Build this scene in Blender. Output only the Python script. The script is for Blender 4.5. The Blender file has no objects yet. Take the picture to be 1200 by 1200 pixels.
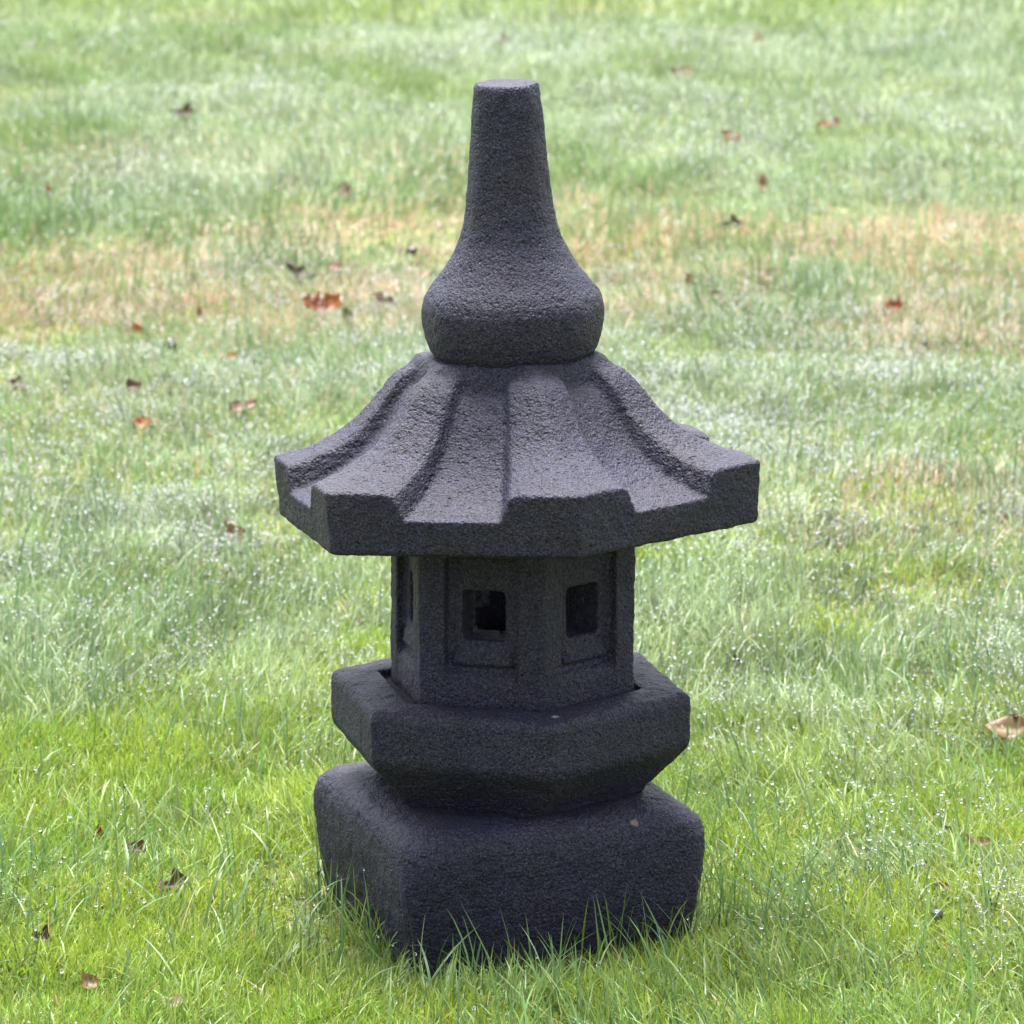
import bpy, bmesh, math, random
import numpy as np
from mathutils import Vector, Matrix, noise as mnoise

R = math.radians
rng = np.random.default_rng(11)
random.seed(11)
sc = bpy.context.scene
COL = sc.collection

# ------------------------------------------------------------------ helpers
def link(o, parent=None):
    COL.objects.link(o)
    if parent: o.parent = parent
    return o

def tag(o, label=None, cat=None, group=None, kind=None):
    if label: o['label'] = label
    if cat: o['category'] = cat
    if group: o['group'] = group
    if kind: o['kind'] = kind
    return o

def mesh_np(name, verts, quads=None, tris=None, smooth=True):
    """mesh from numpy arrays (verts Nx3, quads Mx4, tris Kx3)"""
    me = bpy.data.meshes.new(name)
    nq = 0 if quads is None else len(quads)
    nt = 0 if tris is None else len(tris)
    me.vertices.add(len(verts))
    me.vertices.foreach_set('co', np.ascontiguousarray(verts, dtype=np.float32).ravel())
    parts = []
    if nq: parts.append(np.asarray(quads, dtype=np.int32).ravel())
    if nt: parts.append(np.asarray(tris, dtype=np.int32).ravel())
    loops = np.concatenate(parts)
    me.loops.add(len(loops)); me.loops.foreach_set('vertex_index', loops)
    me.polygons.add(nq + nt)
    starts = np.concatenate([np.arange(nq)*4, nq*4 + np.arange(nt)*3]).astype(np.int32)
    me.polygons.foreach_set('loop_start', starts)
    me.polygons.foreach_set('use_smooth', np.full(nq+nt, smooth, dtype=bool))
    me.update(calc_edges=True)
    return me

def set_col(me, cols):
    a = me.attributes.new('tint', 'FLOAT_COLOR', 'POINT')
    c = np.ones((len(cols), 4), dtype=np.float32); c[:, :3] = cols
    a.data.foreach_set('color', c.ravel())

class VN:
    """tileable value noise on the plane, range 0..1"""
    def __init__(self, seed):
        self.g = np.random.default_rng(seed).random((256, 256))
    def one(self, x, y):
        xi = np.floor(x).astype(int); yi = np.floor(y).astype(int)
        fx = x-xi; fy = y-yi
        fx = fx*fx*(3-2*fx); fy = fy*fy*(3-2*fy)
        g = self.g
        a = g[xi % 256, yi % 256]; b = g[(xi+1) % 256, yi % 256]
        c = g[xi % 256, (yi+1) % 256]; d = g[(xi+1) % 256, (yi+1) % 256]
        return (a*(1-fx)+b*fx)*(1-fy) + (c*(1-fx)+d*fx)*fy
    def __call__(self, x, y, s, octv=3):
        r = 0; amp = 1; tot = 0
        for k in range(octv):
            r = r + amp*self.one(x/s*2**k + 17.3*k, y/s*2**k + 9.1*k); tot += amp; amp *= .55
        return np.clip((r/tot - .5)*1.7 + .5, 0, 1)

n_h, n_tan, n_dew, n_moss, n_len, n_yel = [VN(100+i) for i in range(6)]

def sstep(a, b, x):
    t = np.clip((x-a)/(b-a), 0, 1)
    return t*t*(3-2*t)

def height(x, y):
    """the lawn's gentle unevenness; level where the lantern stands"""
    x = np.asarray(x, float); y = np.asarray(y, float)
    far = sstep(.3, 1.2, np.hypot(x, y))
    h = (n_h(x+40, y+40, 1.3, 3)-.5)*.05*far
    h = h + (n_h(x+80, y+10, .22, 2)-.5)*.020*sstep(.25, .5, np.hypot(x, y))
    h = h - .012*(1-sstep(.20, .33, np.hypot(x, y)))      # the lantern has settled a little
    h = h - .014*np.exp(-((x+.10)**2+(y+.22)**2)/.008) + .012*np.exp(-((x-.22)**2+(y+.10)**2)/.012)
    # a low step in the turf on the right, in front of it the worn strip
    h = h - .03*np.exp(-((y-4.75-.2*np.sin(x*1.3))/.35)**2)*sstep(-.2, .6, x)
    return h

# ------------------------------------------------------------------ materials
def new_mat(name):
    m = bpy.data.materials.new(name); m.use_nodes = True
    nt = m.node_tree; nt.nodes.clear()
    return m, nt, nt.nodes, nt.links

def stone_material():
    m, nt, N, L = new_mat('dark_cast_stone')
    out = N.new('ShaderNodeOutputMaterial'); p = N.new('ShaderNodeBsdfPrincipled')
    L.new(p.outputs[0], out.inputs[0])
    tc = N.new('ShaderNodeTexCoord')
    def nz(scale, detail=4, rough=.6):
        n = N.new('ShaderNodeTexNoise'); n.inputs['Scale'].default_value = scale
        n.inputs['Detail'].default_value = detail; n.inputs['Roughness'].default_value = rough
        L.new(tc.outputs['Object'], n.inputs['Vector']); return n
    def ramp(src, stops):
        r = N.new('ShaderNodeValToRGB'); e = r.color_ramp.elements
        e[0].position, e[0].color = stops[0][0], (*stops[0][1], 1)
        e[1].position, e[1].color = stops[1][0], (*stops[1][1], 1)
        for s in stops[2:]:
            k = e.new(s[0]); k.color = (*s[1], 1)
        L.new(src, r.inputs['Fac']); return r
    def mix(a, b, f, mode='MIX'):
        x = N.new('ShaderNodeMix'); x.data_type = 'RGBA'; x.blend_type = mode
        if isinstance(f, float): x.inputs['Factor'].default_value = f
        else: L.new(f, x.inputs['Factor'])
        for s, i in ((a, 'A'), (b, 'B')):
            if isinstance(s, tuple): x.inputs[i].default_value = (*s, 1)
            else: L.new(s, x.inputs[i])
        return x.outputs['Result']
    grain = ramp(nz(430, 3, .75).outputs['Fac'], [(.38, (.0020, .0018, .0044)), (.62, (.0380, .0355, .0560)), (.5, (.0118, .0108, .0205))])
    tint = ramp(nz(16, 4, .6).outputs['Fac'], [(.36, (.84, .90, 1.18)), (.66, (1.03, 1.0, 1.04))])
    c = mix(grain.outputs[0], tint.outputs[0], 1.0, 'MULTIPLY')
    blot = ramp(nz(7, 5, .6).outputs['Fac'], [(.35, (.78, .78, .78)), (.65, (1.15, 1.15, 1.15))])
    c = mix(c, blot.outputs[0], 1.0, 'MULTIPLY')
    # sparse pale grains
    vo = N.new('ShaderNodeTexVoronoi'); vo.inputs['Scale'].default_value = 190
    L.new(tc.outputs['Object'], vo.inputs['Vector'])
    sp = N.new('ShaderNodeMath'); sp.operation = 'LESS_THAN'; sp.inputs[1].default_value = .12
    L.new(vo.outputs['Distance'], sp.inputs[0])
    gate = N.new('ShaderNodeMath'); gate.operation = 'GREATER_THAN'; gate.inputs[1].default_value = .9
    sep = N.new('ShaderNodeSeparateColor'); L.new(vo.outputs['Color'], sep.inputs[0]); L.new(sep.outputs[0], gate.inputs[0])
    mm = N.new('ShaderNodeMath'); mm.operation = 'MULTIPLY'
    L.new(sp.outputs[0], mm.inputs[0]); L.new(gate.outputs[0], mm.inputs[1])
    c = mix(c, (.10, .098, .095), mm.outputs[0])
    # a lichen spot on the base, a chip on the platform rim
    for loc, rad, colr in (((.130, -.118, .122), .0055, (.13, .10, .07)), ((.046, -.158, .239), .0045, (.17, .165, .16))):
        wob = N.new('ShaderNodeVectorMath'); wob.operation = 'MULTIPLY_ADD'
        L.new(nz(160, 2, .6).outputs['Color'], wob.inputs[0]); wob.inputs[1].default_value = (.008,)*3; L.new(tc.outputs['Object'], wob.inputs[2])
        ds = N.new('ShaderNodeVectorMath'); ds.operation = 'DISTANCE'; L.new(wob.outputs[0], ds.inputs[0]); ds.inputs[1].default_value = tuple(v+.004 for v in loc)
        mr = N.new('ShaderNodeMapRange'); mr.inputs[1].default_value = rad; mr.inputs[2].default_value = rad*.5
        L.new(ds.outputs['Value'], mr.inputs[0]); c = mix(c, colr, mr.outputs[0])
    L.new(c, p.inputs['Base Color'])
    p.inputs['Roughness'].default_value = .62
    p.inputs['Specular IOR Level'].default_value = .27
    vb = N.new('ShaderNodeTexVoronoi'); vb.inputs['Scale'].default_value = 420
    L.new(tc.outputs['Object'], vb.inputs['Vector'])
    pits = nz(240, 3, .65)
    b1 = N.new('ShaderNodeBump'); b1.inputs['Strength'].default_value = .7; b1.inputs['Distance'].default_value = .0022
    L.new(pits.outputs['Fac'], b1.inputs['Height'])
    b2 = N.new('ShaderNodeBump'); b2.inputs['Strength'].default_value = .75; b2.inputs['Distance'].default_value = .0012
    L.new(vb.outputs['Distance'], b2.inputs['Height']); L.new(b1.outputs[0], b2.inputs['Normal'])
    b3 = N.new('ShaderNodeBump'); b3.inputs['Strength'].default_value = .8; b3.inputs['Distance'].default_value = .0012
    L.new(nz(700, 2, .6).outputs['Fac'], b3.inputs['Height']); L.new(b2.outputs[0], b3.inputs['Normal'])
    # open pores of mixed size
    pv = N.new('ShaderNodeTexVoronoi'); pv.inputs['Scale'].default_value = 150; pv.inputs['Randomness'].default_value = 1.0
    L.new(tc.outputs['Object'], pv.inputs['Vector'])
    pr = ramp(pv.outputs['Distance'], [(.10, (0, 0, 0)), (.34, (1, 1, 1))])
    b4 = N.new('ShaderNodeBump'); b4.inputs['Strength'].default_value = .8; b4.inputs['Distance'].default_value = .0016
    L.new(pr.outputs[0], b4.inputs['Height']); L.new(b3.outputs[0], b4.inputs['Normal'])
    L.new(b4.outputs[0], p.inputs['Normal'])
    return m

def blade_material(name, rough=.35, spec=.5, trans=.3):
    m, nt, N, L = new_mat(name)
    out = N.new('ShaderNodeOutputMaterial'); p = N.new('ShaderNodeBsdfPrincipled')
    at = N.new('ShaderNodeAttribute'); at.attribute_name = 'tint'
    tr = N.new('ShaderNodeBsdfTranslucent'); mx = N.new('ShaderNodeMixShader')
    mx.inputs[0].default_value = trans
    L.new(at.outputs['Color'], p.inputs['Base Color']); L.new(at.outputs['Color'], tr.inputs['Color'])
    p.inputs['Roughness'].default_value = rough
    p.inputs['Specular IOR Level'].default_value = spec
    L.new(p.outputs[0], mx.inputs[1]); L.new(tr.outputs[0], mx.inputs[2]); L.new(mx.outputs[0], out.inputs[0])
    return m

def water_material():
    m, nt, N, L = new_mat('clear_water')
    out = N.new('ShaderNodeOutputMaterial'); p = N.new('ShaderNodeBsdfPrincipled')
    p.inputs['Base Color'].default_value = (1, 1, 1, 1)
    p.inputs['Transmission Weight'].default_value = 1.0
    p.inputs['IOR'].default_value = 1.33; p.inputs['Roughness'].default_value = .0
    L.new(p.outputs[0], out.inputs[0])
    return m

def ground_material():
    m, nt, N, L = new_mat('mossy_turf')
    out = N.new('ShaderNodeOutputMaterial'); p = N.new('ShaderNodeBsdfPrincipled')
    L.new(p.outputs[0], out.inputs[0])
    tc = N.new('ShaderNodeTexCoord')
    n1 = N.new('ShaderNodeTexNoise'); n1.inputs['Scale'].default_value = 3.0; n1.inputs['Detail'].default_value = 8
    n2 = N.new('ShaderNodeTexNoise'); n2.inputs['Scale'].default_value = 90.0; n2.inputs['Detail'].default_value = 5
    r1 = N.new('ShaderNodeValToRGB'); e = r1.color_ramp.elements
    e[0].position, e[0].color = .35, (.075, .12, .018, 1)
    e[1].position, e[1].color = .68, (.13, .115, .045, 1)
    r2 = N.new('ShaderNodeValToRGB'); e = r2.color_ramp.elements
    e[0].position, e[0].color = .3, (.5, .5, .5, 1)
    e[1].position, e[1].color = .7, (1.3, 1.3, 1.2, 1)
    x = N.new('ShaderNodeMix'); x.data_type = 'RGBA'; x.blend_type = 'MULTIPLY'; x.inputs['Factor'].default_value = 1
    for n in (n1, n2): L.new(tc.outputs['Object'], n.inputs['Vector'])
    L.new(n1.outputs['Fac'], r1.inputs[0]); L.new(n2.outputs['Fac'], r2.inputs[0])
    L.new(r1.outputs[0], x.inputs['A']); L.new(r2.outputs[0], x.inputs['B'])
    L.new(x.outputs['Result'], p.inputs['Base Color'])
    p.inputs['Roughness'].default_value = .9
    b = N.new('ShaderNodeBump'); b.inputs['Strength'].default_value = .6; b.inputs['Distance'].default_value = .01
    L.new(n2.outputs['Fac'], b.inputs['Height']); L.new(b.outputs[0], p.inputs['Normal'])
    return m

STONE = stone_material()
BLADE = blade_material('grass_blade', .46, .5, .45)
MOSS = blade_material('moss_frond', .5, .3, .38)
WATER = water_material()
GROUND = ground_material()

# ------------------------------------------------------------------ the lantern
PHI = [R(74+60*k) for k in range(6)]           # corner directions, measured from "towards the camera"
def hexpt(r, phi):                              # corner point of a hexagon of circumradius r
    return Vector((r*math.sin(phi), -r*math.cos(phi), 0))

def prism(bm, pts, z0, z1):
    """closed prism over a plan outline"""
    a = [bm.verts.new((p[0], p[1], z0)) for p in pts]
    b = [bm.verts.new((p[0], p[1], z1)) for p in pts]
    n = len(pts)
    bm.faces.new(a[::-1]); bm.faces.new(b)
    for i in range(n): bm.faces.new((a[i], a[(i+1) % n], b[(i+1) % n], b[i]))

def rings(bm, loops, closed=True):
    """skin a stack of equal rings, cap both ends"""
    vs = [[bm.verts.new(p) for p in l] for l in loops]
    n = len(vs[0])
    for a, b in zip(vs, vs[1:]):
        for i in range(n): bm.faces.new((a[i], a[(i+1) % n], b[(i+1) % n], b[i]))
    bm.faces.new(vs[0][::-1]); bm.faces.new(vs[-1])

def weather(bm, name, voxel, smooth, rough, seed, parent, coarse=1.0):
    """solid -> even fine mesh, worn edges, rough cast surface; returns the mesh object"""
    bmesh.ops.recalc_face_normals(bm, faces=bm.faces)
    me = bpy.data.meshes.new(name); bm.to_mesh(me); bm.free()
    o = bpy.data.objects.new(name, me); COL.objects.link(o)
    md = o.modifiers.new('r', 'REMESH'); md.mode = 'VOXEL'; md.voxel_size = voxel; md.use_smooth_shade = True
    if smooth:
        ms = o.modifiers.new('s', 'SMOOTH'); ms.factor = .5; ms.iterations = smooth
    dg = bpy.context.evaluated_depsgraph_get()
    new = bpy.data.meshes.new_from_object(o.evaluated_get(dg))
    old = o.data; o.modifiers.clear(); o.data = new; bpy.data.meshes.remove(old)
    n = len(new.vertices)
    co = np.empty(n*3, np.float32); new.vertices.foreach_get('co', co); co = co.reshape(-1, 3)
    no = np.empty(n*3, np.float32); new.vertex_normals.foreach_get('vector', no); no = no.reshape(-1, 3)
    d = np.empty(n, np.float32); s = Vector((seed*3.1, seed*1.7, seed*.9))
    for i in range(n):
        v = Vector(co[i]) + s
        d[i] = (mnoise.noise(v*38)*.0010 + mnoise.noise(v*64)*.0008 + mnoise.noise(v*13)*.0010*coarse + mnoise.noise(v*110)*.0005
                + mnoise.noise(v*230)*.0009)*rough
        pit = mnoise.noise(v*85 + Vector((5, 5, 5)))
        if pit > .5: d[i] -= (pit-.5)*.005*rough
    new.vertices.foreach_set('co', (co + no*d[:, None]).ravel()); new.update()
    new.polygons.foreach_set('use_smooth', np.ones(len(new.polygons), bool))
    new.materials.clear(); new.materials.append(STONE)
    new.name = name; o.name = name
    o.parent = parent
    return o

lantern = link(bpy.data.objects.new('stone_lantern', None)); lantern.empty_display_size = .1
tag(lantern, 'dark charcoal stone pagoda lantern with hexagonal roof and tall bottle-shaped finial standing on the lawn', 'lantern')

# --- base: rounded square block
def rsq(h, c, z, ang=R(-20), n=10):
    pts = []
    for q in range(4):
        cx, cy = [(1, -1), (1, 1), (-1, 1), (-1, -1)][q]
        for k in range(n+1):
            a = R(-90+90*q) + R(90)*k/n
            x, y = cx*(h-c)+c*math.cos(a), cy*(h-c)+c*math.sin(a)
            pts.append((x*math.cos(-ang)-y*math.sin(-ang), x*math.sin(-ang)+y*math.cos(-ang), z))
    return pts
bm = bmesh.new()
rings(bm, [rsq(h, c, z) for z, h, c in ((-.03, .151, .022), (0, .152, .022), (.05, .159, .023), (.085, .163, .026), (.102, .163, .028),
                                        (.1150, .160, .030), (.1225, .1535, .031), (.1278, .144, .030), (.1303, .126, .03), (.1315, .08, .02))])
base = weather(bm, 'base', .003, 3, 1.15, 1, lantern, 1.3)
base.location = (-.006, -.006, 0)

# --- platform: hexagonal bowl
bm = bmesh.new()
prof = ((.139, .127), (.147, .1375), (.1885, .179), (.192, .187), (.192, .229), (.1875, .237), (.160, .2395), (.1395, .2385), (.1385, .230))
rings(bm, [[hexpt(r, p)+Vector((0, 0, z)) for p in PHI] for r, z in prof])
bowl = weather(bm, 'platform', .0025, 4, .8, 2, lantern)

bowl.location = (-.003, 0, 0)
# --- firebox: six walls with square openings, corner pillars, plinth and head band
bm = bmesh.new()
RF = .130
corner = [hexpt(RF, p) for p in PHI]
for k in range(6):
    A, B = corner[k], corner[(k+1) % 6]
    nrm = ((A+B)/2).normalized(); side = B-A
    def slab(s0, s1, d0, d1, z0, z1, d1top=None):
        p = [A+side*s0-nrm*d0, A+side*s1-nrm*d0, A+side*s1-nrm*d1, A+side*s0-nrm*d1]
        prism(bm, p, z0, z1)
    hl, hh = (.33, .67)
    slab(.06, hl, .010, .058, .220, .405); slab(hh, .94, .010, .058, .220, .405)
    slab(.06, .94, .010, .058, .220, .303); slab(.06, .94, .010, .058, .353, .405)
    slab(.03, .97, .001, .03, .220, .262); slab(.04, .96, .0045, .03, .261, .269)
    slab(.03, .97, .002, .03, .388, .408)
    slab(.26, .74, .005, .03, .277, .284); slab(.28, .72, .006, .03, .283, .291); slab(.31, .69, .008, .03, .290, .299)
    # corner pillar
    prev = corner[(k-1) % 6]
    w = .21
    p1 = A+side*w; p0 = A+(prev-A)*w
    inw = -A.normalized()
    prism(bm, [A, p1, p1-nrm*.03, A+inw*.055, p0-((A+prev)/2).normalized()*.03, p0], .220, .408)
firebox = weather(bm, 'firebox', .002, 10, .8, 3, lantern)

# --- roof: six swept panels between raised corner ridges
RZ = np.array([(0, .577), (.092, .577), (.098, .5765), (.104, .571), (.108, .566), (.113, .564), (.120, .5605), (.128, .554), (.136, .545), (.152, .525), (.166, .5105), (.182, .498), (.207, .485), (.23, .4765), (.258, .469)])
Z0 = .404
def ridge_z(r): return float(np.interp(r, RZ[:, 0], RZ[:, 1]))
def roof_top(r, s):
    zr = ridge_z(r)
    e = min(s, 1-s)
    drop = float(np.interp(r, [.105, .110, .15, .258], [0.0, .0155, .0205, .027]))
    w = float(sstep(.262, .296, np.array(e)))
    return zr - drop*w
bm = bmesh.new()
NS = 26; rad = list(np.linspace(.03, .258, 70))
loops = []
def hexring(r, zf):
    pts = []
    for k in range(6):
        A, B = hexpt(r, PHI[k]), hexpt(r, PHI[(k+1) % 6])
        for i in range(NS):
            s = i/NS; p = A.lerp(B, s); pts.append((p.x, p.y, zf(r, s)))
    return pts
loops.append(hexring(.10, lambda r, s: Z0)); loops.append(hexring(.243, lambda r, s: Z0+.001)); loops.append(hexring(.2535, lambda r, s: Z0+.004))
for r in rad[::-1]: loops.append(hexring(r, roof_top))
rings(bm, loops)
roof = weather(bm, 'roof', .002, 6, .85, 4, lantern)

# lift the six ridges out of the roof's skin as parts of their own
def split_ridges(roof):
    me = roof.data
    n = len(me.vertices); co = np.empty(n*3, np.float32); me.vertices.foreach_get('co', co); co = co.reshape(-1, 3)
    cen = np.empty(len(me.polygons)*3, np.float32); me.polygons.foreach_get('center', cen); cen = cen.reshape(-1, 3)
    phi = np.degrees(np.arctan2(cen[:, 0], -cen[:, 1])) - 74
    sector = np.floor(phi/60).astype(int) % 6
    loc = np.radians((phi % 60) - 30)
    ap = np.hypot(cen[:, 0], cen[:, 1])*np.cos(loc)                 # apothem of that ring
    s = .5 + np.tan(loc)*.5/math.tan(R(30))
    rr = ap/math.cos(R(30))
    is_ridge = (np.minimum(s, 1-s) < .30) & (rr > .106) & (cen[:, 2] > Z0+.012)
    which = np.where(is_ridge, np.where(s < .5, sector, (sector+1) % 6), -1)
    nrm = np.empty(n*3, np.float32); me.vertex_normals.foreach_get('vector', nrm); nrm = nrm.reshape(-1, 3)
    vidx = np.empty(len(me.loops), np.int32); me.loops.foreach_get('vertex_index', vidx)
    st = np.empty(len(me.polygons), np.int32); me.polygons.foreach_get('loop_start', st)
    tot = np.empty(len(me.polygons), np.int32); me.polygons.foreach_get('loop_total', tot)
    out = []
    for w in range(-1, 6):
        f = np.where(which == w)[0]
        q = f[tot[f] == 4]; t = f[tot[f] == 3]
        qi = vidx[st[q][:, None]+np.arange(4)]; ti = vidx[st[t][:, None]+np.arange(3)]
        used, inv = np.unique(np.concatenate([qi.ravel(), ti.ravel()]), return_inverse=True)
        m2 = mesh_np('roof' if w < 0 else 'ridge', co[used], inv[:qi.size].reshape(-1, 4), inv[qi.size:].reshape(-1, 3) if ti.size else None)
        m2.normals_split_custom_set_from_vertices(nrm[used])
        m2.materials.append(STONE)
        if w < 0: roof.data = m2
        else: out.append(link(bpy.data.objects.new('ridge', m2), roof))
    return out
split_ridges(roof)
piv = Matrix.Translation((0, 0, .41))
roof.matrix_basis = Matrix.Translation((.004, 0, 0)) @ piv @ Matrix.Rotation(R(-2.2), 4, 'X') @ Matrix.Rotation(R(-2.0), 4, 'Y') @ piv.inverted()

# --- finial
bm = bmesh.new()
FP = [(.070, .5715), (.079, .576), (.0850, .584), (.0895, .597), (.0912, .611), (.0912, .628), (.0885, .638), (.0830, .6465), (.0745, .657), (.0672, .6665),
      (.059, .680), (.0517, .6945), (.0470, .710), (.0443, .725), (.0415, .748), (.0390, .775), (.0365, .805), (.0346, .830), (.0325, .8495), (.0305, .853)]
def softoct(r, z, n=64):
    f = 1 if z < .66 else .5
    pts = []
    for i in range(n):
        a = 2*math.pi*i/n
        k = .014*math.cos(8*a+.6)*(1 if z > .60 else .4)
        pts.append((r*(1+k)*math.cos(a), r*(1+k)*math.sin(a), z))
    return pts
rings(bm, [softoct(r, z) for r, z in FP])
finial = weather(bm, 'finial', .0025, 2, .75, 5, lantern, .8)
piv = Matrix.Translation((0, 0, .574))
finial.matrix_basis = Matrix.Translation((.002, 0, .0)) @ piv @ Matrix.Rotation(R(1.0), 4, 'X') @ Matrix.Rotation(R(-1.6), 4, 'Y') @ piv.inverted()

# ------------------------------------------------------------------ the ground sheet
def axis(fine0, fine1, step, far):
    a = list(np.arange(fine0, fine1+step/2, step))
    g = step
    while a[-1] < far: g *= 1.35; a.append(a[-1]+g)
    g = step; b = []
    x = fine0
    while x > -far: g *= 1.35; x -= g; b.append(x)
    return np.array(b[::-1]+a)
gx, gy = axis(-4, 4, .06, 400), axis(-1.6, 12, .06, 400)
X, Y = np.meshgrid(gx, gy, indexing='xy')
fade = 1-sstep(12, 30, np.hypot(X, Y))
Z = height(X, Y)*fade - .004
nx, ny = len(gx), len(gy)
idx = np.arange(nx*ny).reshape(ny, nx)
q = np.stack([idx[:-1, :-1], idx[:-1, 1:], idx[1:, 1:], idx[1:, :-1]], -1).reshape(-1, 4)
ground = link(bpy.data.objects.new('ground', mesh_np('ground', np.stack([X.ravel(), Y.ravel(), Z.ravel()], -1), q)))
ground.data.materials.append(GROUND); tag(ground, kind='structure')

# ------------------------------------------------------------------ grass
CAM_Y, CAM_Z = -5.2, 1.5
def scatter(dens_fn, y0, y1, n_try, margin):
    """random root points on the lawn, thinned by dens_fn (0..1)"""
    y = rng.uniform(y0, y1, n_try)
    hw = .105*(y-CAM_Y) + margin
    hmax = .105*(y1-CAM_Y) + margin
    x = rng.uniform(-hmax, hmax, n_try)
    keep = (np.abs(x) < hw) & (rng.random(n_try) < dens_fn(x, y))
    a = R(-20); u = x*math.cos(a)-y*math.sin(a); v = x*math.sin(a)+y*math.cos(a)
    keep &= ~((np.abs(u+.006) < .155) & (np.abs(v) < .155))
    return x[keep], y[keep]

def blades(x, y, L, W, az, th0, bend, cols, seg, zoff=-.004):
    n = len(x); t = np.linspace(0, 1, seg+1)
    px = np.zeros((n, seg+1)); pz = np.zeros((n, seg+1))
    for i in range(seg):
        th = th0 + bend*(t[i]+t[i+1])/2
        px[:, i+1] = px[:, i] + L*np.sin(th)/seg
        pz[:, i+1] = pz[:, i] + L*np.cos(th)/seg
    ca, sa = np.cos(az), np.sin(az)
    z0 = height(x, y) + zoff
    cx = x[:, None] + px*ca[:, None]; cy = y[:, None] + px*sa[:, None]
    cz = np.maximum(z0[:, None] + pz, z0[:, None] + .001)
    tw = az + math.pi/2 + rng.normal(0, .6, n)
    wx, wy = np.cos(tw), np.sin(tw)
    prof = W[:, None]*.5*(1-t[None, :]**2.2*.85)
    prof[:, 0] *= .8
    nv = 2*seg+1
    V = np.empty((n, nv, 3))
    for i in range(seg):
        V[:, 2*i, 0] = cx[:, i]-wx*prof[:, i]; V[:, 2*i, 1] = cy[:, i]-wy*prof[:, i]; V[:, 2*i, 2] = cz[:, i]
        V[:, 2*i+1, 0] = cx[:, i]+wx*prof[:, i]; V[:, 2*i+1, 1] = cy[:, i]+wy*prof[:, i]; V[:, 2*i+1, 2] = cz[:, i]
    V[:, -1, 0] = cx[:, -1]; V[:, -1, 1] = cy[:, -1]; V[:, -1, 2] = cz[:, -1]
    b = (np.arange(n)*nv)[:, None]
    Q = [np.concatenate([b+2*i, b+2*i+1, b+2*i+3, b+2*i+2], 1) for i in range(seg-1)]
    T = np.concatenate([b+2*seg-2, b+2*seg-1, b+2*seg], 1)
    return V.reshape(-1, 3), (np.concatenate(Q) if Q else np.zeros((0, 4), int)), T, np.repeat(cols, nv, 0), (cx, cy, cz)

def build_blades(name, batches, mat):
    vs, qs, ts, cs, off = [], [], [], [], 0
    for V, Q, T, C, _ in batches:
        vs.append(V); qs.append(Q+off); ts.append(T+off); cs.append(C); off += len(V)
    me = mesh_np(name, np.concatenate(vs), np.concatenate(qs), np.concatenate(ts))
    set_col(me, np.concatenate(cs)); me.materials.append(mat)
    return link(bpy.data.objects.new(name, me))

def bump(y, c, w): return np.exp(-((y-c)/w)**2)

def f_tan(x, y):                                # worn, straw coloured patches
    a = 1.0*bump(y, 4.5, .55)*sstep(-1.1, .2, x) + .75*bump(y, 3.9, .65)*sstep(-.2, .4, x) + .75*bump(y, 3.75, .5)*sstep(.1, -.3, x) + .3*bump(y, 3.8, .5)
    a = a + .45*bump(y, 5.6, .35)*sstep(.3, -.3, x) + .18*bump(y, 2.4, 1.0) + .42*bump(y, 2.0, .6)*sstep(.3, .5, x)
    return np.clip(a*(.08+1.35*n_tan(x, y*.6, .40)), 0, .82) + .05*sstep(.55, .8, n_tan(x+9, y, .12))
def f_dew(x, y):                                # where dew has settled thickly
    base = np.interp(y, [-1, 0, .5, 1.0, 1.6, 3, 4.2, 5.0, 6.5, 8.0, 8.8, 10], [.12, .12, .2, .5, .72, .85, .6, .68, .82, .6, .35, .4])
    right = sstep(.2, .6, x)*bump(y, .1, .4)*.38
    base = base*(1-.45*np.clip(f_tan(x, y), 0, 1))
    return np.clip((base+right)*(.35+1.25*n_dew(x, y*.7, .35)), 0, 1)
def f_moss(x, y):
    b = np.interp(y, [-1, .4, .9, 1.6, 3, 5, 6.2, 8, 8.7, 10], [.9, .8, .5, .22, .1, .08, .2, .25, .6, .5])
    return np.clip(b*(.4+1.2*n_moss(x, y*.7, .3)), 0, 1)

def colours(x, y, kind='grass'):
    n = len(x)
    pt, pd, pm = f_tan(x, y), f_dew(x, y), f_moss(x, y)
    u = rng.random(n)
    green = np.array([.102, .170, .028]); deep = np.array([.048, .115, .026]); yel = np.array([.19, .25, .030])
    dew = np.array([.315, .362, .255]); tan = np.array([.29, .212, .130]); org = np.array([.27, .158, .095])
    g = rng.random((n, 1))
    c = green*(1-g) + deep*g
    c = c + (yel-c)*(np.clip(pm*1.0*rng.random(n)*1.5, 0, 1))[:, None]
    edge_dark = (sstep(-.45, -.95, x/(y-CAM_Y)*9)*bump(y, 4.4, 1.3)*.35)  # soft dark lens blur at far left, put into the grass colour as shade
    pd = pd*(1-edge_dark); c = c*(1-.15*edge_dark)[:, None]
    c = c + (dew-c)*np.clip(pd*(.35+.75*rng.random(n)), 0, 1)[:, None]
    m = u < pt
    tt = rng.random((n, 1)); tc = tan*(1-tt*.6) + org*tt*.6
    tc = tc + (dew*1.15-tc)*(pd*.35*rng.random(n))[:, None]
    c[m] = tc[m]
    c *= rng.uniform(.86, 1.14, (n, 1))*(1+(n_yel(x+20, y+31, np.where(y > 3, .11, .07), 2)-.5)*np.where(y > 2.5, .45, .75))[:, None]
    return np.clip(c, .005, .6), m

# combed direction of the sward, changes slowly over the lawn
def comb(x, y): return 2*math.pi*n_h(x+5, y+70, 1.1, 2)*1.5

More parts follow.
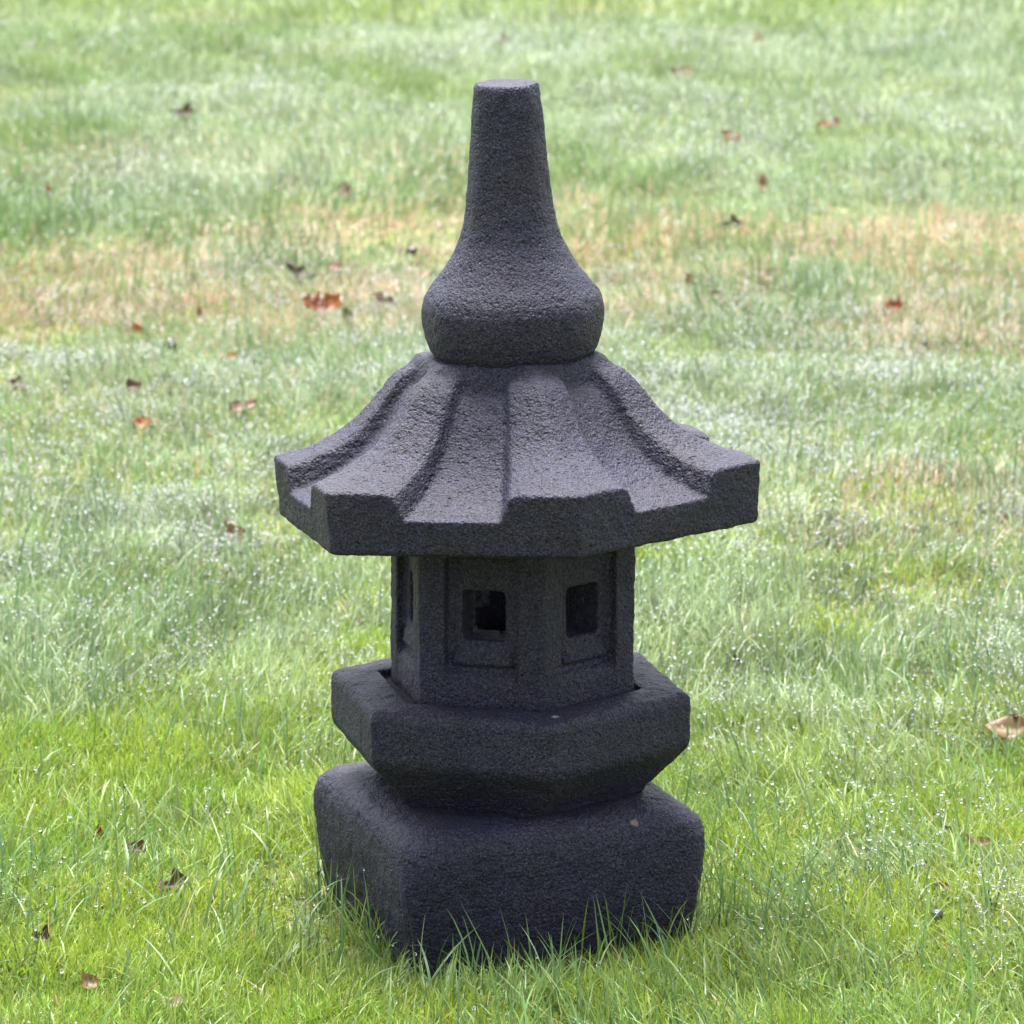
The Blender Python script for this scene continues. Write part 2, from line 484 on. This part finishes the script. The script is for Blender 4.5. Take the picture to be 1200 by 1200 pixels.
grass_batches = []
def sward(n_try, y0, y1, dens, L0, L1, W0, W1, seg, margin, lean=.35, bend=.9):
    x, y = scatter(lambda x, y: dens(x, y)*(1-.72*f_moss(x, y)), y0, y1, n_try, margin)
    n = len(x)
    tuft = n_len(x, y, .14, 2)
    L = (L0 + (L1-L0)*rng.random(n)**1.6)*(.55+.9*tuft)
    L = L*(.22+.78*sstep(.20, .34, np.hypot(x, y)))
    W = rng.uniform(W0, W1, n)
    az = np.where(rng.random(n) < .45, comb(x, y)+rng.normal(0, .6, n), rng.uniform(0, 2*math.pi, n))
    th = np.abs(rng.normal(0, lean, n)); bd = np.abs(rng.normal(0, bend, n))
    c, dry = colours(x, y)
    th = np.where(dry, th+.45, th); L = np.where(dry, L*.8, L)
    b = blades(x, y, L, W, az, th, bd, c, seg); grass_batches.append(b)
    return x, y, b

def edge(m0):     # full density inside the picture's field, thin beyond it
    return lambda x, y: np.where(np.abs(x) < .105*(y-CAM_Y)+m0, 1.0, .4)

sets = []
sets.append(sward(190000, -.75, 1.3, edge(.12), .022, .060, .0014, .0028, 3, .8, .42, .9))
sets.append(sward(350000, 1.3, 4.2, edge(.12), .020, .048, .0016, .0030, 3, 1.2))
sets.append(sward(260000, 4.2, 8.0, edge(.12), .022, .058, .0024, .0046, 2, 1.6))
sets.append(sward(220000, 8.0, 14.0, edge(.12), .028, .080, .0030, .0058, 2, 1.8))
# longer, deeper green blades standing out of the sward
def tall(n_try, y0, y1, L0, L1, margin):
    x, y = scatter(lambda x, y: sstep(.45, .85, n_len(x+3, y+6, .35, 3))+.05, y0, y1, n_try, margin)
    n = len(x)
    L = rng.uniform(L0, L1, n); W = rng.uniform(.0014, .0030, n)*np.where(y > 3, 1.3, 1)
    az = np.where(rng.random(n) < .5, comb(x, y)+rng.normal(0, .5, n), rng.uniform(0, 2*math.pi, n))
    c, _ = colours(x, y)
    k = rng.random((n, 1)); gcol = np.array([.055, .145, .030])*(1-k)+np.array([.10, .185, .075])*k
    c = c*.3 + gcol*.7
    b = blades(x, y, L, W, az, np.abs(rng.normal(0, .4, n)), np.abs(rng.normal(0, .9, n)), c, 5)
    grass_batches.append(b); sets.append((x, y, b))
tall(16000, -.75, 1.5, .05, .115, .8)
tall(20000, 1.5, 5.5, .06, .12, 1.2)
tall(12000, 5.5, 9.5, .06, .12, 1.5)
# fringe of blades round the foot of the base
def fringe(n):
    a = R(20); t = rng.uniform(-.17, .18, n); side = rng.integers(0, 4, n)
    d = .160 + np.abs(rng.normal(0, .020, n))
    u = np.where(side == 0, t, np.where(side == 1, d, np.where(side == 2, t, -d)))
    v = np.where(side == 0, -d, np.where(side == 1, t, np.where(side == 2, d, t)))
    x = u*math.cos(a)-v*math.sin(a); y = u*math.sin(a)+v*math.cos(a)
    L = rng.uniform(.02, .080, n)*(.35+.9*n_len(x+1, y+2, .06, 2)**1.5); W = rng.uniform(.0014, .0028, n)
    out = np.arctan2(y, x)
    az = np.where(rng.random(n) < .55, out+rng.normal(0, .7, n), out+math.pi/2*np.sign(rng.random(n)-.5))
    c, _ = colours(x, y)
    b = blades(x, y, L, W, az, np.abs(rng.normal(0, .25, n)), np.abs(rng.normal(0, .7, n)), c, 5)
    grass_batches.append(b); sets.append((x, y, b))
fringe(420)
# dead straw lying in the sward
def straw(n_try, y0, y1):
    x, y = scatter(lambda x, y: n_tan(x+4, y+2, .2, 2), y0, y1, n_try, .5)
    n = len(x); k = rng.random((n, 1))
    c = np.array([.32, .27, .13])*(1-k) + np.array([.22, .15, .06])*k
    grass_batches.append(blades(x, y, rng.uniform(.02, .07, n), rng.uniform(.0009, .0020, n), rng.uniform(0, 2*math.pi, n),
                                rng.uniform(.5, 1.25, n), rng.uniform(-.1, .6, n), c, 4, .010))
straw(900, -.75, 1.4); straw(2500, 1.4, 4)
grass = build_blades('grass', grass_batches, BLADE)
tag(grass, 'wet green lawn grass with straw coloured patches', kind='stuff')

# moss between the blades: short fine bright fronds
mb = []
def moss(n_try, y0, y1, margin, w):
    x, y = scatter(lambda x, y: np.clip(f_moss(x, y)*1.3, 0, 1), y0, y1, n_try, margin)
    n = len(x)
    L = rng.uniform(.014, .036, n)*(.6+.8*n_moss(x+2, y+8, .09, 2))*(.38+.62*sstep(.2, .34, np.hypot(x, y))); W = rng.uniform(.0012, .0024, n)*w
    k = rng.random((n, 1)); g = n_yel(x, y, .2, 3)[:, None]
    c = np.array([.215, .295, .022])*(1-g) + np.array([.115, .225, .020])*g
    c = c + (np.array([.27, .25, .05])-c)*(k**4)*.8
    c *= rng.uniform(.75, 1.2, (n, 1))
    mb.append(blades(x, y, L, W, rng.uniform(0, 2*math.pi, n), np.abs(rng.normal(.2, .5, n)), np.abs(rng.normal(.3, .9, n)), c, 2))
moss(330000, -.75, 1.2, .6, 1.0)
moss(260000, 1.2, 4.0, .8, 1.3)
moss(160000, 4.0, 12.0, 1.2, 2.0)
mo = build_blades('moss', mb, MOSS); tag(mo, 'bright yellow green moss growing between the grass blades', kind='stuff')

# ------------------------------------------------------------------ dew drops hanging on the blades
def ico():
    b = bmesh.new(); bmesh.ops.create_icosphere(b, subdivisions=1, radius=1.0)
    v = np.array([p.co[:] for p in b.verts]); b.faces.ensure_lookup_table()
    f = np.array([[q.index for q in p.verts] for p in b.faces]); b.free(); return v, f
IV, IF = ico()
P, S = [], []
def bead(bset, frac, r0, r1, tmin=.35):
    x, y, b = bset; cx, cy, cz = b[4]; n, m = cx.shape
    pd = f_dew(x, y)*sstep(.35, .75, n_dew(x+33, y+21, .10, 3))
    for rep in range(3):
        sel = np.where((rng.random(n) < frac*(pd**1.3+.01)) & (np.abs(x) < .105*(y-CAM_Y)+.5))[0]
        t = np.where(rng.random(len(sel)) < .4, .999, rng.uniform(tmin, .999, len(sel)))*(m-1)
        i = t.astype(int); f = t-i
        def at(c): return c[sel, i]*(1-f)+c[sel, np.minimum(i+1, m-1)]*f
        r = rng.uniform(r0, r1, len(sel))*np.where(rng.random(len(sel)) < .1, 1.4, 1)
        P.append(np.stack([at(cx), at(cy), at(cz)+r*.5], -1)); S.append(r)
bead(sets[0], .80, .0010, .0019); bead(sets[1], .56, .0012, .0022); bead(sets[2], .16, .0016, .0028)
bead(sets[4], 1.4, .0011, .0019, .2); bead(sets[5], 1.0, .0012, .0021, .2); bead(sets[7], .5, .0009, .0016, .2)
P = np.concatenate(P); S = np.concatenate(S)
print('drops', len(P), 'grass verts', len(grass.data.vertices), 'moss verts', len(mo.data.vertices))
V = (P[:, None, :] + IV[None]*S[:, None, None]*np.array([1, 1, 1.08])).reshape(-1, 3)
F = (IF[None] + (np.arange(len(P))*len(IV))[:, None, None]).reshape(-1, 3)
dew = link(bpy.data.objects.new('dew_drops', mesh_np('dew_drops', V, None, F)))
dew.data.materials.append(WATER); tag(dew, 'tiny clear dew drops beading on the grass blades', kind='stuff')

# ------------------------------------------------------------------ fallen leaves
def leaf_material(name, c0, c1):
    m, nt, N, L = new_mat(name)
    out = N.new('ShaderNodeOutputMaterial'); p = N.new('ShaderNodeBsdfPrincipled')
    tc = N.new('ShaderNodeTexCoord'); n = N.new('ShaderNodeTexNoise'); n.inputs['Scale'].default_value = 90; n.inputs['Detail'].default_value = 6
    r = N.new('ShaderNodeValToRGB'); e = r.color_ramp.elements
    e[0].position, e[0].color = .35, (*c0, 1); e[1].position, e[1].color = .68, (*c1, 1)
    L.new(tc.outputs['Object'], n.inputs['Vector']); L.new(n.outputs['Fac'], r.inputs[0]); L.new(r.outputs[0], p.inputs['Base Color'])
    p.inputs['Roughness'].default_value = .42
    tr = N.new('ShaderNodeBsdfTranslucent'); L.new(r.outputs[0], tr.inputs[0])
    mx = N.new('ShaderNodeMixShader'); mx.inputs[0].default_value = .2
    L.new(p.outputs[0], mx.inputs[1]); L.new(tr.outputs[0], mx.inputs[2]); L.new(mx.outputs[0], out.inputs[0])
    return m
LM = {'orange': leaf_material('orange_leaf', (.27, .075, .012), (.40, .145, .03)),
      'red': leaf_material('rust_leaf', (.17, .040, .014), (.30, .085, .03)),
      'brown': leaf_material('brown_leaf', (.055, .025, .014), (.13, .062, .032)),
      'dark': leaf_material('dark_leaf', (.035, .022, .016), (.09, .052, .034)),
      'tan': leaf_material('tan_leaf', (.19, .11, .05), (.31, .20, .10)),
      'pink': leaf_material('pinkish_leaf', (.20, .105, .075), (.30, .18, .13)),
      'pale': leaf_material('pale_leaf', (.32, .23, .16), (.44, .34, .25)),
      'soil': leaf_material('damp_soil', (.018, .014, .011), (.05, .04, .03))}
STALK = LM['tan']

def leaf_mesh(length, width, lobes, curl, fold, seed):
    """a thin curled leaf with a midrib fold and, if asked, lobed margins; lies in XY, tip along +Y"""
    rr = random.Random(seed)
    nl, nw = 16, 8
    bm = bmesh.new(); grid = []
    ph = rr.uniform(0, 6)
    for i in range(nl+1):
        t = i/nl
        w = width*.5*(math.sin(math.pi*min(1, t*.97+.015)**.8)**.75)
        if lobes: w *= 1 + .5*math.sin(t*lobes*2*math.pi+ph)*math.sin(math.pi*t)
        row = []
        for j in range(nw+1):
            s = j/nw*2-1
            wob = 1+.12*math.sin(7*t+3*s+ph)
            x = s*w*wob
            y = length*(t-.5) + abs(s)*width*.12*(.5-t)
            z = fold*abs(s)*w*1.2 + curl*length*((t-.5)**2*2.2) + .08*length*math.sin(5*t+2.5*s+ph)*abs(s)
            row.append(bm.verts.new((x, y, z)))
        grid.append(row)
    for i in range(nl):
        for j in range(nw):
            bm.faces.new((grid[i][j], grid[i][j+1], grid[i+1][j+1], grid[i+1][j]))
    geom = bmesh.ops.solidify(bm, geom=bm.faces[:], thickness=.0005)
    for f in bm.faces: f.smooth = True
    me = bpy.data.meshes.new('fallen_leaf'); bm.to_mesh(me); bm.free(); return me

def stalk_mesh(length, leaf_len, bendv):
    bm = bmesh.new(); prev = None
    for i in range(7):
        t = i/6; y = -leaf_len*.5 - length*t; x = bendv*length*t*t; z = .004*math.sin(t*3)+.002
        r = .0009*(1+.6*t)
        ring = [bm.verts.new((x+r*math.cos(a), y, z+r*math.sin(a))) for a in np.linspace(0, 2*math.pi, 7)[:-1]]
        if prev:
            for k in range(6): bm.faces.new((prev[k], prev[(k+1) % 6], ring[(k+1) % 6], ring[k]))
        prev = ring
    for f in bm.faces: f.smooth = True
    me = bpy.data.meshes.new('stalk'); bm.to_mesh(me); bm.free(); return me

GRP = 'fallen leaves scattered over the lawn'
# x, y on the lawn, height of the leaf, length, width, lobes, material, yaw, pitch, roll, stalk length, label
def lawn(px, py):
    """the spot on the lawn seen at that place of the 1200 px survey photograph"""
    d = R(11.8)+math.atan((py-600)/6120)
    y = CAM_Z/math.tan(d)+CAM_Y
    return (px-600)/6120*math.hypot(CAM_Z, y-CAM_Y), y
LEAVES = [
 (368, 356, .052, .040, 3, 'red', 70, 50, 10, 0, 'rust red lobed leaf standing half upright left of the finial, largest of the red leaves'),
 (392, 352, .045, .032, 2, 'orange', -50, 40, -25, .02, 'orange curled leaf tucked against the large rust red leaf'),
 (393, 309, .034, .030, 0, 'pink', 100, 35, 0, .035, 'pinkish brown oval leaf with a stalk pointing right, above the red leaves'),
 (352, 322, .060, .030, 2, 'dark', 80, 30, 15, 0, 'dark brown shrivelled leaf deep in the grass behind the red leaves'),
 (406, 366, .030, .018, 0, 'brown', 20, 60, 0, 0, 'small brown leaf upright just right of the orange curled leaf'),
 (160, 376, .030, .020, 0, 'orange', 10, 65, 0, 0, 'bright orange upright leaf alone at the left of the lawn'),
 (234, 362, .026, .012, 0, 'pink', 5, 70, 10, 0, 'narrow pinkish leaf standing upright between the orange and the red leaves'),
 (223, 325, .022, .016, 0, 'brown', 60, 40, 0, 0, 'small brown leaf fragment behind the narrow pinkish upright leaf'),
 (404, 223, .042, .026, 0, 'pink', 0, 60, 0, 0, 'pale pinkish leaf upright in the far grass left of the finial neck'),
 (58, 218, .045, .014, 0, 'red', 8, 70, 0, 0, 'thin reddish leaf standing upright near the far left edge'),
 (215, 130, .060, .032, 2, 'brown', 80, 35, 0, 0, 'brown leaf lying alone in the far grass at upper left'),
 (588, 53, .055, .030, 2, 'brown', 95, 35, 0, 0, 'brown leaf in the farthest grass straight above the finial tip'),
 (887, 47, .040, .022, 0, 'orange', 10, 50, 0, 0, 'small orange leaf in the farthest grass at upper right'),
 (799, 90, .058, .036, 0, 'tan', 85, 40, 0, 0, 'faded tan leaf in the far grass right of the finial tip'),
 (855, 169, .045, .024, 2, 'red', 70, 40, 0, 0, 'reddish leaf, left one of the two reddish leaves in the far grass at right'),
 (969, 157, .055, .028, 2, 'red', 100, 35, 0, 0, 'reddish brown leaf, right one of the two reddish leaves in the far grass at right'),
 (894, 213, .040, .026, 0, 'tan', 5, 60, 0, 0, 'light orange brown leaf upright on the ridge of taller grass'),
 (856, 267, .050, .026, 2, 'dark', 95, 25, 0, 0, 'dark shrivelled leaf on the straw coloured strip at right'),
 (902, 327, .040, .026, 0, 'pale', -55, 35, 0, .08, 'pale tan leaf with a very long stalk on the straw coloured strip'),
 (1047, 362, .034, .026, 2, 'red', 75, 50, 0, 0, 'bright rust red leaf right of the finial, alone in dewy grass'),
 (808, 326, .036, .016, 0, 'red', 15, 65, 0, 0, 'narrow rust leaf upright right of the finial bulb'),
 (838, 350, .030, .018, 0, 'red', 60, 45, 0, 0, 'small rust leaf just below the narrow upright rust leaf'),
 (497, 310, .028, .016, 0, 'orange', 80, 40, 0, 0, 'small orange leaf close beside the left side of the finial'),
 (448, 345, .042, .020, 2, 'brown', 70, 40, 15, 0, 'brown ragged leaf between the red leaves and the finial bulb'),
 (286, 482, .042, .026, 0, 'pink', -60, 35, 0, 0, 'light orange pink leaf lying aslant left of the roof top'),
 (167, 497, .030, .022, 0, 'orange', 85, 40, 0, 0, 'dull orange leaf half hidden at left, level with the roof slope'),
 (268, 415, .030, .018, 0, 'orange', 90, 40, 0, 0, 'small orange leaf in white dewy grass left of the roof cap'),
 (156, 452, .026, .022, 0, 'brown', 30, 45, 0, 0, 'small round brown leaf above the dull orange half hidden leaf'),
 (22, 452, .034, .020, 2, 'brown', 70, 40, 0, 0, 'small brown leaf at the very left edge'),
 (270, 617, .034, .030, 0, 'tan', 20, 55, 0, 0, 'faded tan leaf half buried in grass left of the roof edge'),
 (862, 771, .018, .010, 0, 'dark', 8, 65, 0, 0, 'tiny dark brown leaf upright right of the firebox'),
 (1180, 846, .052, .030, 0, 'tan', -80, 35, 5, 0, 'large tan leaf lying curled at the right edge in green grass'),
 (992, 882, .036, .016, 2, 'brown', 75, 35, 20, 0, 'dark brown crumpled leaf right of the platform'),
 (966, 876, .022, .012, 0, 'brown', 110, 35, 0, 0, 'small brown scrap beside the dark brown crumpled leaf'),
 (1146, 990, .036, .016, 0, 'tan', 60, 30, 0, 0, 'narrow tan leaf in foreground grass at right, below the large curled tan leaf'),
 (1108, 973, .024, .010, 0, 'dark', 40, 30, 0, 0, 'thin dark scrap of leaf left of the narrow tan leaf'),
 (1102, 1040, .022, .016, 0, 'brown', 70, 30, 0, 0, 'small brown leaf under dewy blades at lower right'),
 (202, 1038, .042, .024, 2, 'brown', 100, 35, 0, 0, 'brown lobed leaf sunk in a hollow of the foreground grass at left'),
 (160, 1003, .028, .020, 0, 'brown', 60, 40, 0, 0, 'small brown leaf beside the straw blade above the sunken lobed leaf'),
 (117, 980, .026, .012, 0, 'red', 5, 65, 0, 0, 'thin reddish brown leaf upright in the bright moss at left'),
 (50, 1108, .030, .018, 2, 'dark', 75, 40, 0, 0, 'dark brown crumpled leaf at the lower left edge'),
 (106, 1155, .026, .018, 0, 'tan', 30, 45, 0, 0, 'tan leaf with a dark side in the lower left corner'),
 (205, 1178, .028, .018, 0, 'pale', 92, 30, 0, 0, 'pale pinkish leaf lying flat near the bottom edge at left'),
]
for k, (px, py, ln, wd, lob, mt, yaw, pit, rol, st, lab) in enumerate(LEAVES):
    x, y = lawn(px, py)
    if y < .7: ln *= .78; wd *= .78
    if y > 3: ln *= .88; wd *= .88
    lift = (.010 if y < .7 else .011) + .28*ln*math.sin(R(pit))
    # the survey spot is the leaf's middle, a little above the soil: step the root towards the camera
    sh = lift*(y-CAM_Y)/CAM_Z
    x, y = x*(1-lift/CAM_Z), y-sh
    z = float(height(np.array([x]), np.array([y]))[0]) + lift
    o = link(bpy.data.objects.new('fallen_leaf', leaf_mesh(ln*1.1, wd*1.15, lob, random.uniform(.1, .5), random.uniform(.1, .5), k)))
    o.data.materials.append(LM[mt])
    o.location = (x, y, z)
    o.rotation_euler = (Matrix.Rotation(R(random.uniform(-12, 12)), 3, 'Z') @ Matrix.Rotation(R(pit), 3, 'X') @ Matrix.Rotation(R(rol), 3, 'Y') @ Matrix.Rotation(R(yaw), 3, 'Z')).to_euler()
    tag(o, lab, 'leaf', GRP)
    if st:
        s = link(bpy.data.objects.new('stalk', stalk_mesh(st, ln*1.1, .3)), o); s.data.materials.append(STALK)

def clod(px, py, r, lab, seed):
    x, y = lawn(px, py)
    lift = .018; y -= lift*(y-CAM_Y)/CAM_Z
    bm = bmesh.new(); bmesh.ops.create_icosphere(bm, subdivisions=3, radius=r)
    for v in bm.verts:
        v.co *= 1+.5*mnoise.noise(v.co*60+Vector((seed, 0, 0)))+.2*mnoise.noise(v.co*200)
        v.co.z *= .75
    for f in bm.faces: f.smooth = True
    me = bpy.data.meshes.new('soil_clod'); bm.to_mesh(me); bm.free(); me.materials.append(LM['soil'])
    o = link(bpy.data.objects.new('soil_clod', me)); o.location = (x, y, float(height(np.array([x]), np.array([y]))[0])+lift)
    tag(o, lab, 'clod', 'dark soil crumbs lying in the lawn')
clod(486, 291, .011, 'dark soil crumb in the grass just left of the finial', 1)
clod(203, 402, .013, 'dark soil crumb right of the bright orange upright leaf', 2)
clod(84, 448, .008, 'small dark soil crumb near the left edge', 3)
clod(1078, 397, .006, 'tiny dark soil crumb below the bright rust red leaf', 4)
clod(1090, 1066, .007, 'tiny dark soil crumb in dewy foreground grass at lower right', 5)

# ------------------------------------------------------------------ light, sky, camera
SUN_EL, SUN_AZ = R(73), R(-8)                  # azimuth measured from +Y (behind the lantern) towards +X
w = bpy.data.worlds.new('World'); sc.world = w; w.use_nodes = True
nt = w.node_tree; N, L = nt.nodes, nt.links
bg = N['Background']
sky = N.new('ShaderNodeTexSky'); sky.sky_type = 'NISHITA'; sky.sun_disc = False
sky.sun_elevation = SUN_EL; sky.sun_rotation = SUN_AZ; sky.air_density = 1.0; sky.dust_density = 2.0; sky.ozone_density = 1.0
hs = N.new('ShaderNodeHueSaturation'); hs.inputs['Saturation'].default_value = .35
L.new(sky.outputs[0], hs.inputs['Color']); L.new(hs.outputs[0], bg.inputs[0]); bg.inputs[1].default_value = .06
sl = bpy.data.lights.new('sun', 'SUN'); sl.energy = 2.0; sl.angle = R(38); sl.color = (1, .975, .945)
so = link(bpy.data.objects.new('sun', sl))
d = Vector((math.sin(SUN_AZ)*math.cos(SUN_EL), math.cos(SUN_AZ)*math.cos(SUN_EL), math.sin(SUN_EL)))
so.rotation_euler = d.to_track_quat('Z', 'Y').to_euler(); so.location = d*20

cd = bpy.data.cameras.new('camera'); cam = link(bpy.data.objects.new('camera', cd)); sc.camera = cam
cd.sensor_width = 36; cd.lens = 36*6120/1200; cd.clip_start = .05; cd.clip_end = 2000
cam.location = (0, CAM_Y, CAM_Z); cam.rotation_euler = (R(90-11.8), 0, 0)
cd.dof.use_dof = True; cd.dof.focus_distance = 5.15; cd.dof.aperture_fstop = 16

sc.view_settings.view_transform = 'Standard'; sc.view_settings.look = 'None'
sc.view_settings.exposure = 3.22; sc.view_settings.gamma = 1
sc.render.engine = 'CYCLES'
sc.cycles.use_denoising = True; sc.cycles.denoiser = 'OPENIMAGEDENOISE'; sc.cycles.denoising_input_passes = 'RGB_ALBEDO_NORMAL'; sc.cycles.denoising_prefilter = 'ACCURATE'
sc.cycles.max_bounces = 8; sc.cycles.diffuse_bounces = 3; sc.cycles.glossy_bounces = 3; sc.cycles.transmission_bounces = 5
sc.cycles.sample_clamp_direct = .8; sc.cycles.sample_clamp_indirect = .5; sc.cycles.caustics_refractive = False; sc.cycles.caustics_reflective = False
